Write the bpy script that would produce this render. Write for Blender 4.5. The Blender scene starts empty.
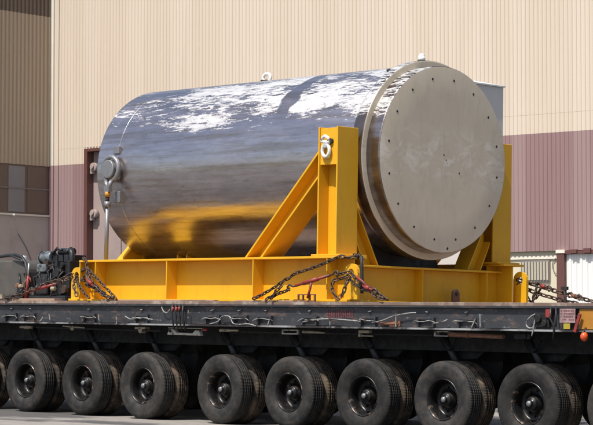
import bpy, math, random
from mathutils import Matrix, Vector
random.seed(7)
scene = bpy.context.scene
R = math.radians

# ------------------------------------------------------------------ camera, sky, sun, exposure
# The trailer stands on ground that falls about one degree; it is built level in its
# own frame and T turns that frame into the world, where gravity is -Z.
T = Matrix(((0.9999287752217, -7.368302900777e-05, 0.01193478338479, 0),
            (-7.368302900777e-05, 0.99992377387626, 0.01234670028233, 0),
            (-0.01193478338479, -0.01234670028233, 0.99985254909798, 0),
            (0, 0, 0, 1)))
cam = bpy.data.cameras.new('camera')
cam.sensor_width = 36.0
cam.lens = 2197.6 / 593 * 36
cam.clip_start = 0.5
cam.clip_end = 3000
cam.shift_y = 0.0
cam_ob = bpy.data.objects.new('camera', cam)
scene.collection.objects.link(cam_ob)
Fw = Vector((-0.718, 0.694, 0.0535)).normalized()
heading = R(135.972); pitch = R(3.065)
Fw = Vector((math.cos(heading) * math.cos(pitch), math.sin(heading) * math.cos(pitch), math.sin(pitch)))
cam_ob.location = (27.906, -20.933, 1.28)
cam_ob.rotation_euler = Fw.to_track_quat('-Z', 'Y').to_euler()
scene.camera = cam_ob

SUN_AZ = 276.3   # degrees, counter-clockwise from +X
SUN_EL = 60.0
sd = Vector((math.cos(R(SUN_AZ)) * math.cos(R(SUN_EL)), math.sin(R(SUN_AZ)) * math.cos(R(SUN_EL)), math.sin(R(SUN_EL))))
world = bpy.data.worlds.new('World'); scene.world = world; world.use_nodes = True
wn = world.node_tree
for n in list(wn.nodes): wn.nodes.remove(n)
sky = wn.nodes.new('ShaderNodeTexSky'); sky.sky_type = 'NISHITA'; sky.sun_disc = False
sky.sun_elevation = R(SUN_EL); sky.sun_rotation = R(90 - SUN_AZ)
sky.altitude = 100; sky.air_density = 1.0; sky.dust_density = 3.0; sky.ozone_density = 1.0
bg = wn.nodes.new('ShaderNodeBackground'); bg.inputs['Strength'].default_value = 0.13
wo = wn.nodes.new('ShaderNodeOutputWorld')
wn.links.new(sky.outputs[0], bg.inputs[0]); wn.links.new(bg.outputs[0], wo.inputs[0])
sl = bpy.data.lights.new('sun', 'SUN'); sl.energy = 5.0; sl.angle = R(0.5); sl.color = (1.0, 0.955, 0.88)
so = bpy.data.objects.new('sun', sl); scene.collection.objects.link(so)
so.rotation_euler = sd.to_track_quat('Z', 'Y').to_euler(); so.location = (0, -20, 40)
scene.view_settings.view_transform = 'Standard'; scene.view_settings.look = 'None'
scene.view_settings.gamma = 1; scene.view_settings.use_curve_mapping = False
scene.view_settings.exposure = 0.1
scene.render.engine = 'CYCLES'

# ------------------------------------------------------------------ materials
def lin(r, g, b):
    f = lambda c: (c / 255 / 12.92) if c / 255 <= 0.04045 else ((c / 255 + 0.055) / 1.055) ** 2.4
    return (f(r), f(g), f(b), 1)
class N:
    """small node helper"""
    def __init__(s, name):
        s.m = bpy.data.materials.new(name); s.m.use_nodes = True; s.t = s.m.node_tree
        s.b = s.t.nodes['Principled BSDF']
        s.co = s.t.nodes.new('ShaderNodeTexCoord')
    def new(s, k): return s.t.nodes.new(k)
    def link(s, a, b): s.t.links.new(a, b)
    def noise(s, scale=5, detail=4, rough=.55, stretch=(1, 1, 1), coord='Object', seed=0.0, dist=0.0):
        mp = s.new('ShaderNodeMapping'); mp.inputs['Scale'].default_value = stretch
        mp.inputs['Location'].default_value = (seed, seed * .7, seed * 1.3)
        s.link(s.co.outputs[coord], mp.inputs[0])
        n = s.new('ShaderNodeTexNoise'); n.inputs['Scale'].default_value = scale
        n.inputs['Detail'].default_value = detail; n.inputs['Roughness'].default_value = rough
        n.inputs['Distortion'].default_value = dist
        s.link(mp.outputs[0], n.inputs['Vector']); return n.outputs['Fac']
    def ramp(s, src, a, b, c0=(0, 0, 0, 1), c1=(1, 1, 1, 1)):
        r = s.new('ShaderNodeValToRGB'); r.color_ramp.elements[0].position = a; r.color_ramp.elements[1].position = b
        r.color_ramp.elements[0].color = c0; r.color_ramp.elements[1].color = c1
        s.link(src, r.inputs[0]); return r.outputs[0]
    def mix(s, fac, a, b):
        m = s.new('ShaderNodeMix'); m.data_type = 'RGBA'
        for sock, v in ((0, fac), (6, a), (7, b)):
            if hasattr(v, 'is_output'): s.link(v, m.inputs[sock])
            else: m.inputs[sock].default_value = v
        return m.outputs[2]
    def math(s, op, a, b=0.0, c=None, clamp=False):
        m = s.new('ShaderNodeMath'); m.operation = op; m.use_clamp = clamp
        for i, v in enumerate((a, b) if c is None else (a, b, c)):
            if hasattr(v, 'is_output'): s.link(v, m.inputs[i])
            else: m.inputs[i].default_value = v
        return m.outputs[0]
    def mrange(s, v, a, b, c=0.0, d=1.0, smooth=True):
        m = s.new('ShaderNodeMapRange'); m.interpolation_type = 'SMOOTHSTEP' if smooth else 'LINEAR'
        s.link(v, m.inputs[0])
        for i, x in enumerate((a, b, c, d)): m.inputs[i + 1].default_value = x
        return m.outputs[0]
    def bump(s, h, strength=.3, dist=.01, prev=None):
        b = s.new('ShaderNodeBump'); b.inputs['Strength'].default_value = strength; b.inputs['Distance'].default_value = dist
        s.link(h, b.inputs['Height'])
        if prev is not None: s.link(prev, b.inputs['Normal'])
        return b.outputs[0]
    def xyz(s, coord='Object'):
        x = s.new('ShaderNodeSeparateXYZ'); s.link(s.co.outputs[coord], x.inputs[0]); return x.outputs
    def set(s, **kw):
        for k, v in kw.items():
            k = {'base': 'Base Color', 'rough': 'Roughness', 'metal': 'Metallic', 'normal': 'Normal', 'spec': 'Specular IOR Level', 'coat': 'Coat Weight', 'aniso': 'Anisotropic'}[k]
            if hasattr(v, 'is_output'): s.link(v, s.b.inputs[k])
            else: s.b.inputs[k].default_value = v
        return s.m

def simple(name, col, rough=.6, metal=0.0, var=.15, scale=6, dirt=None, dirt_amt=(.55, .75), bump=0.0, stretch=(1, 1, 1)):
    n = N(name)
    dark = tuple(c * (1 - var) for c in col[:3]) + (1,); lite = tuple(min(1, c * (1 + var)) for c in col[:3]) + (1,)
    c = n.mix(n.noise(scale, 6, .6, stretch), dark, lite)
    if dirt: c = n.mix(n.ramp(n.noise(scale * .6, 7, .68, stretch, seed=3.1), *dirt_amt), c, dirt)
    r = n.mrange(n.noise(scale * 2, 4, .6, stretch, seed=9), .3, .7, max(0, rough - .1), min(1, rough + .1))
    kw = dict(base=c, rough=r, metal=metal)
    if bump: kw['normal'] = n.bump(n.noise(scale * 9, 4, .6, stretch, seed=5), bump, .004)
    return n.set(**kw)

# yellow structural paint
def yellow_mat():
    n = N('yellow_paint')
    c = n.mix(n.noise(3, 5, .6), (0.65, 0.335, 0.011, 1), (0.76, 0.405, 0.015, 1))
    st = n.ramp(n.noise(4, 9, .74, (1, 1, .4), seed=2), .52, .72)
    c = n.mix(n.math('MULTIPLY', st, .35), c, (.42, .2, .02, 1))
    sp = n.ramp(n.noise(16, 9, .8, seed=6), .635, .68)
    c = n.mix(n.math('MULTIPLY', sp, .7), c, (.12, .06, .02, 1))
    return n.set(base=c, rough=n.mrange(n.noise(9, 4), .3, .7, .38, .55), normal=n.bump(n.noise(60, 3), .06, .003), spec=.4)
M = {}
M['yellow'] = yellow_mat()

# polished steel of the cask side: object origin is the centre of the far end, X along the axis
def cask_mat(name, dull=0.0):  # dull: strength of the post's dark reflection painted into the colour
    n = N(name)
    x, y, z = n.xyz()
    el = n.math('ARCTAN2', z, n.math('MULTIPLY', y, -1.0))            # elevation round the barrel, 0 on the near side
    # cylinder-unrolled coordinates (x, angle)
    cb = n.new('ShaderNodeCombineXYZ'); n.link(x, cb.inputs[0]); n.link(el, cb.inputs[1])
    def nz(scale, sx, sy, detail=6, rough=.6, seed=0, dist=0.0):
        mp = n.new('ShaderNodeMapping'); mp.inputs['Scale'].default_value = (sx, sy, 1); mp.inputs['Location'].default_value = (seed, seed * .6, seed)
        n.link(cb.outputs[0], mp.inputs[0]); t = n.new('ShaderNodeTexNoise'); t.inputs['Scale'].default_value = scale
        t.inputs['Detail'].default_value = detail; t.inputs['Roughness'].default_value = rough; t.inputs['Distortion'].default_value = dist
        n.link(mp.outputs[0], t.inputs['Vector']); return t.outputs['Fac']
    fine = nz(3.4, 1.1, 4.2, 10, .70, 1)
    broad = nz(1.6, .45, 2.2, 4, .5, 2)
    base = n.mix(fine, (.34, .315, .335, 1), (.69, .64, .665, 1))
    # brownish handling stains, mostly in lengthwise smears
    stain = n.ramp(nz(2.0, .22, 6, 8, .68, 4), .47, .60)
    base = n.mix(n.math('MULTIPLY', stain, .55), base, (.30, .24, .17, 1))
    if dull: base = n.mix(n.math('MULTIPLY', n.ramp(nz(1.1, .8, 1.2, 6, .6, 31), .36, .54), dull), base, (.13, .095, .07, 1))  # post's dark reflection put into the flange colour as brown blotches
    blot = n.ramp(nz(4, .7, 2.6, 9, .75, 14), .57, .66)
    base = n.mix(n.math('MULTIPLY', blot, .45), base, (.17, .155, .16, 1))
    # white residue with painted sun glints on the sunward flank; painted shadow bares a band
    zone = n.math('MULTIPLY', n.mrange(el, R(10), R(34)), n.mrange(el, R(90), R(70)))  # holds the white to the side that faces the sun
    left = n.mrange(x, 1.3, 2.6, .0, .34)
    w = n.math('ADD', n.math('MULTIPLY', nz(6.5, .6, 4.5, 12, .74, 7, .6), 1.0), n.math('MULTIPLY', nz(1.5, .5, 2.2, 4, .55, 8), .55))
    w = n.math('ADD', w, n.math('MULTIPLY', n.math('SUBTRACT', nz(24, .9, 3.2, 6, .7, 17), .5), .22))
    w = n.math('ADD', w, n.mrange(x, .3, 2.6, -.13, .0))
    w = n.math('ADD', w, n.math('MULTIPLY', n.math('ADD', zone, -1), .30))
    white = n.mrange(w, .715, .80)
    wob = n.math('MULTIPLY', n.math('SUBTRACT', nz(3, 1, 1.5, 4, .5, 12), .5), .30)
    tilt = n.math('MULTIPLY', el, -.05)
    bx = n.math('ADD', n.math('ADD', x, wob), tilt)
    band = n.math('MULTIPLY', n.mrange(bx, 3.80, 3.84), n.mrange(bx, 4.13, 4.09))  # cast shadow painted in as a gap in the white
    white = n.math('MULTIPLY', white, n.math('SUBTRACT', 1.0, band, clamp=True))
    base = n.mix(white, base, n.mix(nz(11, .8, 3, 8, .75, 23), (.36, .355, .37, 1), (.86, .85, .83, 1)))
    met = n.math('SUBTRACT', .93, n.math('MULTIPLY', white, .6))
    rough = n.math('ADD', n.mrange(broad, .3, .7, .13, .27), n.math('MULTIPLY', fine, .10))
    rough = n.math('ADD', rough, n.math('MULTIPLY', white, .2))
    nb = n.bump(nz(2.6, .5, 2.8, 5, .55, 3), .22, .02)
    nb = n.bump(nz(9, .8, 3, 8, .7, 5), .10, .005, nb)
    nb = n.bump(white, .35, .004, nb)
    return n.set(base=base, rough=rough, metal=met, normal=nb)
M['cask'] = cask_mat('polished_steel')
M['flange'] = cask_mat('dark_reflection_flange_steel', .8)

def machined():
    n = N('matte_machined_steel')
    x, y, z = n.xyz()
    c = n.mix(n.noise(2.5, 7, .62), (.55, .465, .34, 1), (.68, .585, .44, 1))
    c = n.mix(n.math('MULTIPLY', n.ramp(n.noise(5, 8, .68, (1, 2.2, .55), seed=4), .5, .75), .35), c, (.38, .32, .23, 1))
    sc = n.math('MULTIPLY', n.ramp(n.noise(2.6, 10, .75, (1, 1, 1.5), seed=11, dist=.4), .47, .58), n.math('MULTIPLY', n.mrange(z, -.55, -.05), n.mrange(z, .55, .15)))
    c = n.mix(n.math('MULTIPLY', sc, .5), c, (.85, .80, .70, 1))
    return n.set(base=c, rough=.55, metal=.0, normal=n.bump(n.noise(30, 5, .6, (1, 1, 3)), .08, .004))
M['machined'] = machined()
M['ring_steel'] = simple('ring_steel', (.42, .40, .39, 1), .25, .95, .22, 4, (.2, .15, .1, 1), (.55, .72))
M['galv'] = simple('galvanised_steel', (.62, .64, .64, 1), .42, .55, .2, 14)
M['white_metal'] = simple('white_painted_metal', (.72, .72, .68, 1), .5, 0, .1, 10)
M['dark_bolt'] = simple('dark_bolt_hole', (.02, .018, .016, 1), .7)
M['steel_rod'] = simple('dull_steel_rod', (.26, .26, .27, 1), .5, .6, .2, 12)
M['orange'] = simple('orange_paint', (.50, .22, .02, 1), .5)

def rail_mat():
    n = N('worn_dark_trailer_paint')
    c = n.mix(n.noise(1.2, 6, .6, (.6, 1, 1.5)), (.012, .013, .015, 1), (.047, .050, .058, 1))
    ru = n.ramp(n.noise(5, 9, .75, (.7, 1, 2.2), seed=3), .53, .66)
    c = n.mix(n.math('MULTIPLY', ru, .7), c, (.16, .10, .075, 1))
    ch = n.ramp(n.noise(14, 8, .75, (.6, 1, 1.3), seed=8), .62, .70)
    c = n.mix(n.math('MULTIPLY', ch, .7), c, (.42, .42, .42, 1))
    return n.set(base=c, rough=n.mrange(n.noise(7, 4), .3, .7, .35, .6), normal=n.bump(n.noise(14, 6, .6), .25, .01), spec=.5)
M['rail'] = rail_mat()
M['worn_edge'] = simple('bare_worn_edge', (.36, .36, .36, 1), .45, .3, .3, 3.5, (.035, .03, .03, 1), (.42, .54), stretch=(.6, 1, 1))
M['black'] = simple('black_chassis_paint', (.005, .005, .0055, 1), .75, 0, .3, 5, (.013, .011, .009, 1), (.55, .8), .2)
M['deck'] = simple('rusty_deck_plate', (.17, .115, .09, 1), .8, 0, .3, 5, (.36, .30, .25, 1), (.5, .66), .4)
M['wood'] = simple('weathered_dunnage_wood', (.34, .22, .15, 1), .8, 0, .25, 7, (.12, .08, .06, 1), (.55, .7), .3, (.4, 3, 3))
M['rust'] = simple('flaky_rust', (.19, .085, .05, 1), .85, 0, .35, 14, (.42, .33, .26, 1), (.56, .7), .5)
M['tan_metal'] = simple('dusty_tan_metal', (.33, .28, .20, 1), .7, 0, .25, 10, (.07, .06, .05, 1), (.5, .66))
M['red'] = simple('faded_red_paint', (.26, .03, .025, 1), .55, 0, .35, 14, (.09, .035, .025, 1), (.5, .64))
M['red_text'] = simple('faded_red_stencil', (.17, .04, .042, 1), .7, 0, .35, 26, (.05, .05, .06, 1), (.48, .62))
M['chain'] = simple('rusty_chain_steel', (.075, .05, .038, 1), .55, .45, .5, 22, (.24, .12, .07, 1), (.56, .7))
M['cable'] = simple('pale_wire_cable', (.30, .30, .29, 1), .5, .2, .4, 20, (.05, .045, .04, 1), (.5, .6))
M['hose'] = simple('black_rubber_hose', (.018, .018, .02, 1), .5)
M['tank'] = simple('dull_grey_green_tank', (.078, .073, .066, 1), .6, 0, .25, 3, (.14, .11, .085, 1), (.5, .7))
M['engine'] = simple('oily_black_engine', (.022, .023, .026, 1), .42, .2, .5, 12, (.10, .085, .07, 1), (.6, .75), .4)
M['aircleaner'] = simple('pale_grey_air_cleaner', (.20, .225, .24, 1), .38, .3, .4, 8, (.02, .02, .02, 1), (.46, .58))
M['placard'] = simple('faded_pink_placard', (.34, .22, .22, 1), .6, 0, .25, 9, (.13, .09, .09, 1), (.46, .64))
M['yellow_tag'] = simple('yellow_tag', (.36, .28, .03, 1), .6)
M['ochre'] = simple('ochre_paint', (.38, .17, .02, 1), .55, 0, .2, 8)
M['lamp_red'] = simple('orange_red_lens', (.62, .09, .02, 1), .25)
M['pale_bracket'] = simple('pale_bracket', (.45, .43, .38, 1), .6, 0, .3, 12, (.08, .07, .06, 1), (.52, .66))

def rubber(name, c0, c1, dust, amt):
    n = N(name)
    c = n.mix(n.noise(4, 6, .6), c0, c1)
    c = n.mix(n.math('MULTIPLY', n.ramp(n.noise(7, 7, .65, seed=4), .42, .75), amt), c, dust)
    oi = n.new('ShaderNodeObjectInfo')
    hv = n.new('ShaderNodeHueSaturation'); n.link(n.mrange(oi.outputs['Random'], 0, 1, .65, 1.45, False), hv.inputs['Value']); n.link(c, hv.inputs['Color']); c = hv.outputs[0]
    x, y, z = n.xyz()
    ang = n.math('ARCTAN2', z, x)
    rad = n.math('POWER', n.math('ADD', n.math('MULTIPLY', x, x), n.math('MULTIPLY', z, z)), .5)
    lug = n.math('SINE', n.math('MULTIPLY', ang, 150))
    tread = n.math('MULTIPLY', lug, n.mrange(rad, .475, .485))
    return n.set(base=c, rough=n.mrange(n.noise(12, 5), .3, .7, .6, .85), spec=.35,
                 normal=n.bump(n.noise(60, 4), .15, .003, n.bump(tread, .45, .006)))
M['rubber'] = rubber('tyre_rubber', (.008, .008, .009, 1), (.016, .0155, .015, 1), (.065, .055, .045, 1), .6)
M['rubber_dusty'] = rubber('dusty_tyre_rubber', (.012, .0115, .011, 1), (.024, .021, .018, 1), (.17, .12, .075, 1), .75)
M['rim'] = simple('scuffed_black_rim', (.010, .009, .009, 1), .38, .3, .4, 7, (.30, .20, .14, 1), (.56, .66))
M['hub'] = simple('grey_hub_cap', (.23, .24, .25, 1), .4, .5, .3, 16)

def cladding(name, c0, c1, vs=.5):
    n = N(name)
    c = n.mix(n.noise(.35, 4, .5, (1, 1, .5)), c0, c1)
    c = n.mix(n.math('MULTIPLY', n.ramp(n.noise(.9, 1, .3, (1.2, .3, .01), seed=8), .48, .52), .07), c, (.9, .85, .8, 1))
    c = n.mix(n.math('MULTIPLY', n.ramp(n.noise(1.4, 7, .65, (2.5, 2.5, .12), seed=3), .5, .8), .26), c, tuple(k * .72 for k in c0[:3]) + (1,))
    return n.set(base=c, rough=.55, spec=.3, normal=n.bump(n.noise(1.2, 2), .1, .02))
M['cream'] = cladding('cream_cladding', (.60, .51, .41, 1), (.64, .55, .45, 1))
M['maroon'] = cladding('maroon_cladding', (.265, .168, .168, 1), (.295, .190, .190, 1))
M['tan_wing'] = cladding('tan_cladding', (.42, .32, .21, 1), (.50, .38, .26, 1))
M['brown_panel'] = simple('brown_panel', (.16, .115, .085, 1), .5, 0, .14, .8)
M['brown_trim'] = simple('brown_trim_paint', (.12, .05, .042, 1), .55, 0, .15, 3)
M['white_trim'] = simple('white_trim', (.72, .68, .58, 1), .6, 0, .08, 2)
M['pink_trim'] = simple('pink_trim', (.38, .24, .24, 1), .6, 0, .08, 2)
M['door_panel'] = simple('pinkish_grey_door', (.36, .285, .265, 1), .6, 0, .10, .8, (.28, .22, .2, 1), (.5, .8))
M['grey_glass'] = simple('dull_grey_glazing', (.24, .23, .23, 1), .35, 0, .15, 1.2)
M['dark_glass'] = simple('dark_glass', (.02, .022, .025, 1), .15, 0, .2, 1)
M['block'] = simple('grey_block_wall', (.46, .40, .355, 1), .85, 0, .12, 1.2, (.36, .31, .27, 1), (.5, .75))
M['cream_wall'] = simple('cream_plaster_wall', (.62, .57, .43, 1), .8, 0, .08, 1)
M['white_door'] = simple('white_ribbed_door', (.76, .76, .74, 1), .5, 0, .05, 1)
M['bars'] = simple('grey_window_bars', (.20, .18, .17, 1), .5)
M['cabinet'] = simple('pale_grey_cladding', (.62, .58, .53, 1), .55, 0, .08, 1)
M['roofing'] = simple('grey_roofing', (.30, .28, .26, 1), .7)

def ground_mat():
    n = N('apron_asphalt')
    c = n.mix(n.noise(.6, 7, .65), (.060, .057, .056, 1), (.085, .081, .079, 1))
    c = n.mix(n.ramp(n.noise(45, 3, .7), .45, .7), c, (.115, .11, .105, 1))
    lt = n.ramp(n.noise(.42, 4, .55, (.55, 1, 1), seed=6.2), .55, .60)
    c = n.mix(n.math('MULTIPLY', lt, .85), c, (.30, .275, .25, 1))
    oil = n.ramp(n.noise(1.1, 5, .6, seed=21), .66, .76)
    c = n.mix(n.math('MULTIPLY', oil, .6), c, (.035, .033, .031, 1))
    gr = n.ramp(n.noise(9, 8, .75, seed=15), .48, .62)
    c = n.mix(n.math('MULTIPLY', gr, .35), c, (.05, .045, .042, 1))
    return n.set(base=c, rough=.88, normal=n.bump(n.noise(60, 4), .3, .01))
M['ground'] = ground_mat()

# ------------------------------------------------------------------ mesh building
class MB:
    def __init__(s, o=(0, 0, 0)): s.v = []; s.f = []; s.o = Vector(o); s.smooth = set(); s.mi = {}
    def add(s, vs, fs, smooth=False):
        b = len(s.v); s.v += [Vector(v) - s.o for v in vs]
        for f in fs:
            if smooth: s.smooth.add(len(s.f))
            s.f.append([i + b for i in f])
        return s
    def box(s, x0, x1, y0, y1, z0, z1):
        vs = [(x, y, z) for x in (x0, x1) for y in (y0, y1) for z in (z0, z1)]
        return s.add(vs, [(0, 1, 3, 2), (4, 6, 7, 5), (0, 4, 5, 1), (2, 3, 7, 6), (0, 2, 6, 4), (1, 5, 7, 3)])
    def obox(s, c, ux, uy, uz, hx, hy, hz):
        c = Vector(c); ux, uy, uz = Vector(ux).normalized(), Vector(uy).normalized(), Vector(uz).normalized()
        vs = [c + ux * a * hx + uy * b * hy + uz * d * hz for a in (-1, 1) for b in (-1, 1) for d in (-1, 1)]
        return s.add(vs, [(0, 1, 3, 2), (4, 6, 7, 5), (0, 4, 5, 1), (2, 3, 7, 6), (0, 2, 6, 4), (1, 5, 7, 3)])
    def prism(s, pts, axis, a, b):
        """pts: outline in the two other axes (in xyz order)"""
        def mk(p, t):
            return {'x': (t, p[0], p[1]), 'y': (p[0], t, p[1]), 'z': (p[0], p[1], t)}[axis]
        n = len(pts)
        vs = [mk(p, a) for p in pts] + [mk(p, b) for p in pts]
        return s.add(vs, [tuple(range(n))[::-1], tuple(range(n, 2 * n))] + [(i, (i + 1) % n, n + (i + 1) % n, n + i) for i in range(n)])
    def cyl(s, p0, p1, r0, r1=None, n=16, caps=True, smooth=True):
        r1 = r0 if r1 is None else r1
        p0, p1 = Vector(p0), Vector(p1); d = (p1 - p0).normalized()
        u = d.orthogonal().normalized(); w = d.cross(u)
        vs = [p0 + (u * math.cos(2 * math.pi * i / n) + w * math.sin(2 * math.pi * i / n)) * r0 for i in range(n)]
        vs += [p1 + (u * math.cos(2 * math.pi * i / n) + w * math.sin(2 * math.pi * i / n)) * r1 for i in range(n)]
        s.add(vs, [(i, (i + 1) % n, n + (i + 1) % n, n + i) for i in range(n)], smooth)
        if caps:
            b = len(s.v) - 2 * n
            s.f.append([b + i for i in range(n)][::-1]); s.f.append([b + n + i for i in range(n)])
        return s
    def lathe(s, prof, c, axis='y', n=48, smooth=True, close=False):
        """prof: list of (along, radius) around an axis through c"""
        c = Vector(c); m = len(prof); vs = []
        for i in range(n):
            a = 2 * math.pi * i / n
            for (t, r) in prof:
                p = {'y': (r * math.cos(a), t, r * math.sin(a)), 'x': (t, r * math.cos(a), r * math.sin(a)), 'z': (r * math.cos(a), r * math.sin(a), t)}[axis]
                vs.append(c + Vector(p))
        fs = []
        for i in range(n):
            j = (i + 1) % n
            for k in range(m - 1 + (1 if close else 0)):
                k2 = (k + 1) % m
                fs.append((i * m + k, j * m + k, j * m + k2, i * m + k2))
        return s.add(vs, fs, smooth)
    def tube(s, pts, r, n=8, closed=False):
        pts = [Vector(p) for p in pts]; m = len(pts); vs = []; up = None
        for i, p in enumerate(pts):
            a = pts[(i - 1) % m] if (closed or i > 0) else p
            b = pts[(i + 1) % m] if (closed or i < m - 1) else p
            d = (b - a).normalized()
            if up is None: up = d.orthogonal().normalized()
            u = (up - d * up.dot(d)).normalized(); up = u; w = d.cross(u)
            for k in range(n):
                t = 2 * math.pi * k / n
                vs.append(p + (u * math.cos(t) + w * math.sin(t)) * r)
        fs = []
        for i in range(m if closed else m - 1):
            j = (i + 1) % m
            for k in range(n): fs.append((i * n + k, i * n + (k + 1) % n, j * n + (k + 1) % n, j * n + k))
        if not closed: fs += [tuple(range(n))[::-1], tuple(range((m - 1) * n, m * n))]
        return s.add(vs, fs, True)
    def sphere(s, c, r, n=12, sz=(1, 1, 1)):
        prof = [(math.sin(math.pi * (k / (n // 2)) - math.pi / 2) * r * sz[2], max(1e-4, math.cos(math.pi * (k / (n // 2)) - math.pi / 2) * r)) for k in range(n // 2 + 1)]
        return s.lathe(prof, c, 'z', n)
    def mesh(s, name, mat):
        me = bpy.data.meshes.new(name); me.from_pydata([tuple(v) for v in s.v], [], s.f); me.update()
        import bmesh
        bm = bmesh.new(); bm.from_mesh(me); bmesh.ops.recalc_face_normals(bm, faces=bm.faces); bm.to_mesh(me); bm.free()
        for i, p in enumerate(me.polygons): p.use_smooth = i in s.smooth
        me.materials.append(mat); return me
    def build(s, name, mat, parent=None, loc=None, bevel=0.0):
        ob = bpy.data.objects.new(name, s.mesh(name, mat)); scene.collection.objects.link(ob)
        if parent is not None: ob.parent = parent
        if loc is not None: ob.location = loc
        if bevel:
            m = ob.modifiers.new('bevel', 'BEVEL'); m.width = bevel; m.segments = 2; m.limit_method = 'ANGLE'; m.angle_limit = R(40)
        return ob
TR = []        # top-level things standing in the trailer's frame
def tag(o, label=None, cat=None, group=None, kind=None):
    if label: o['label'] = label
    if cat: o['category'] = cat
    if group: o['group'] = group
    if kind: o['kind'] = kind
    return o
def root(name, loc, label, cat, group=None, trailer=True):
    o = bpy.data.objects.new(name, None); scene.collection.objects.link(o); o.location = loc; o.empty_display_size = .2
    if trailer: TR.append(o)
    return tag(o, label, cat, group)
def solo(mb_pts, name, mat, loc, label, cat, group=None, bevel=0, trailer=True):
    """one-mesh thing; builder must have origin loc"""
    o = mb_pts.build(name, mat, None, loc, bevel)
    if trailer: TR.append(o)
    return tag(o, label, cat, group)

# ------------------------------------------------------------------ ground
g = MB(); step = 60
for i in range(-12, 12):
    for j in range(-12, 12):
        g.add([(i * step, j * step, 0), ((i + 1) * step, j * step, 0), ((i + 1) * step, (j + 1) * step, 0), (i * step, (j + 1) * step, 0)], [(0, 1, 2, 3)])
import bmesh
go = g.build('ground', M['ground']); bm = bmesh.new(); bm.from_mesh(go.data); bmesh.ops.remove_doubles(bm, verts=bm.verts, dist=.01); bm.to_mesh(go.data); bm.free()
tag(go, kind='structure'); TR.append(go)

# ------------------------------------------------------------------ hangar (world frame, real gravity)
WA = R(6.872); corner = Vector((-51.79, 40.503, 0))
Xp = Vector((math.cos(WA), math.sin(WA), 0)); Yp = Vector((-Xp.y, Xp.x, 0))
HM = Matrix.Translation(corner) @ Matrix.Rotation(WA, 4, 'Z')     # local: x = along the main wall, y = into it, z up
hangar = root('hangar_building', corner, 'huge cream and maroon ribbed metal hangar standing behind the trailer', 'building', trailer=False)
hangar.rotation_euler = (0, 0, WA)
def ribs(u0, u1, z0, z1, pitch, depth, y=0.0):
    """trapezoid-ribbed sheet along x, ribs standing out towards -y"""
    mb = MB(); u = u0; prof = []
    while u < u1 - 1e-4:
        for du, dy in ((0, 0), (pitch * .44, 0), (pitch * .56, -depth), (pitch * .88, -depth), (pitch, 0)):
            if u + du <= u1 + 1e-6: prof.append((u + du, y + dy))
        u += pitch
    pts = []
    for p in prof:
        if not pts or abs(p[0] - pts[-1][0]) > 1e-5: pts.append(p)
    vs = [(p[0], p[1], z0) for p in pts] + [(p[0], p[1], z1) for p in pts]; n = len(pts)
    vs += [(p[0], y + .05, z0) for p in pts] + [(p[0], y + .05, z1) for p in pts]
    fs = [(i, i + 1, n + i + 1, n + i) for i in range(n - 1)] + [(i, 2 * n + i, 2 * n + i + 1, i + 1) for i in range(n - 1)] + [(n + i, n + i + 1, 3 * n + i + 1, 3 * n + i) for i in range(n - 1)]
    mb.add(vs, fs); return mb
ZG = -3.0
TOP = 22.0
def hp(mb, name, mat, parent=None, bevel=0): return mb.build(name, mat, parent or hangar, None, bevel)
UEND = 44.0
DR = 9.26   # right edge of the big door
hp(ribs(.52, UEND, 9.49, TOP, .19, .030, -.003), 'upper_cladding', M['cream'])
mb = ribs(.52, 2.22, 8.76, 9.488, .19, .030); mb2 = ribs(DR, UEND, 8.76, 9.488, .19, .030)
hp(mb, 'upper_cladding', M['cream']); hp(mb2, 'upper_cladding', M['cream'])
hp(MB().box(2.2, DR + .02, .0, .05, 9.32, 9.5), 'door_header', M['cream'])
hp(ribs(.52, 2.22, ZG, 8.76, .19, .030, .003), 'lower_cladding', M['maroon'])
hp(ribs(DR, UEND, 4.275, 8.76, .19, .030, .003), 'lower_cladding', M['maroon'])
hp(MB().box(.02, .24, -.1, .12, 8.76, TOP), 'corner_trim', M['white_trim'])
hp(MB().box(.02, .24, -.1, .12, ZG, 8.757), 'corner_trim', M['pink_trim'])
hp(MB().box(.243, .50, -.02, .12, 8.76, TOP), 'corner_flashing', M['cream'])
hp(MB().box(.243, .50, -.02, .12, ZG, 8.757), 'corner_flashing', M['maroon'])
# big sliding door with frame, rollers
door = hp(MB().box(2.46, DR - .25, .28, .36, ZG, 9.29), 'sliding_door', M['door_panel'])
for u in (4.1, 5.9, 7.6): hp(MB().box(u, u + .12, .22, .277, ZG, 9.2), 'door_rib', M['door_panel'], door)
fr = MB(); fr.box(2.24, 2.44, -.12, .3, ZG, 9.42); fr.box(DR - .22, DR - .02, -.12, .3, ZG, 9.42); fr.box(2.443, DR - .223, -.12, .3, 9.29, 9.42)
hp(fr, 'door_frame', M['brown_trim'], door)
for z in (8.60, 6.50):
    mb = MB(); mb.cyl((2.66, .02, z), (2.66, .24, z), .19, .19, 20); mb.cyl((2.66, -.08, z), (2.66, .02, z), .09, .09, 12); mb.box(2.46, 2.62, .05, .2, z - .3, z - .12)
    hp(mb, 'door_roller', M['door_panel'], door)
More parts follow.
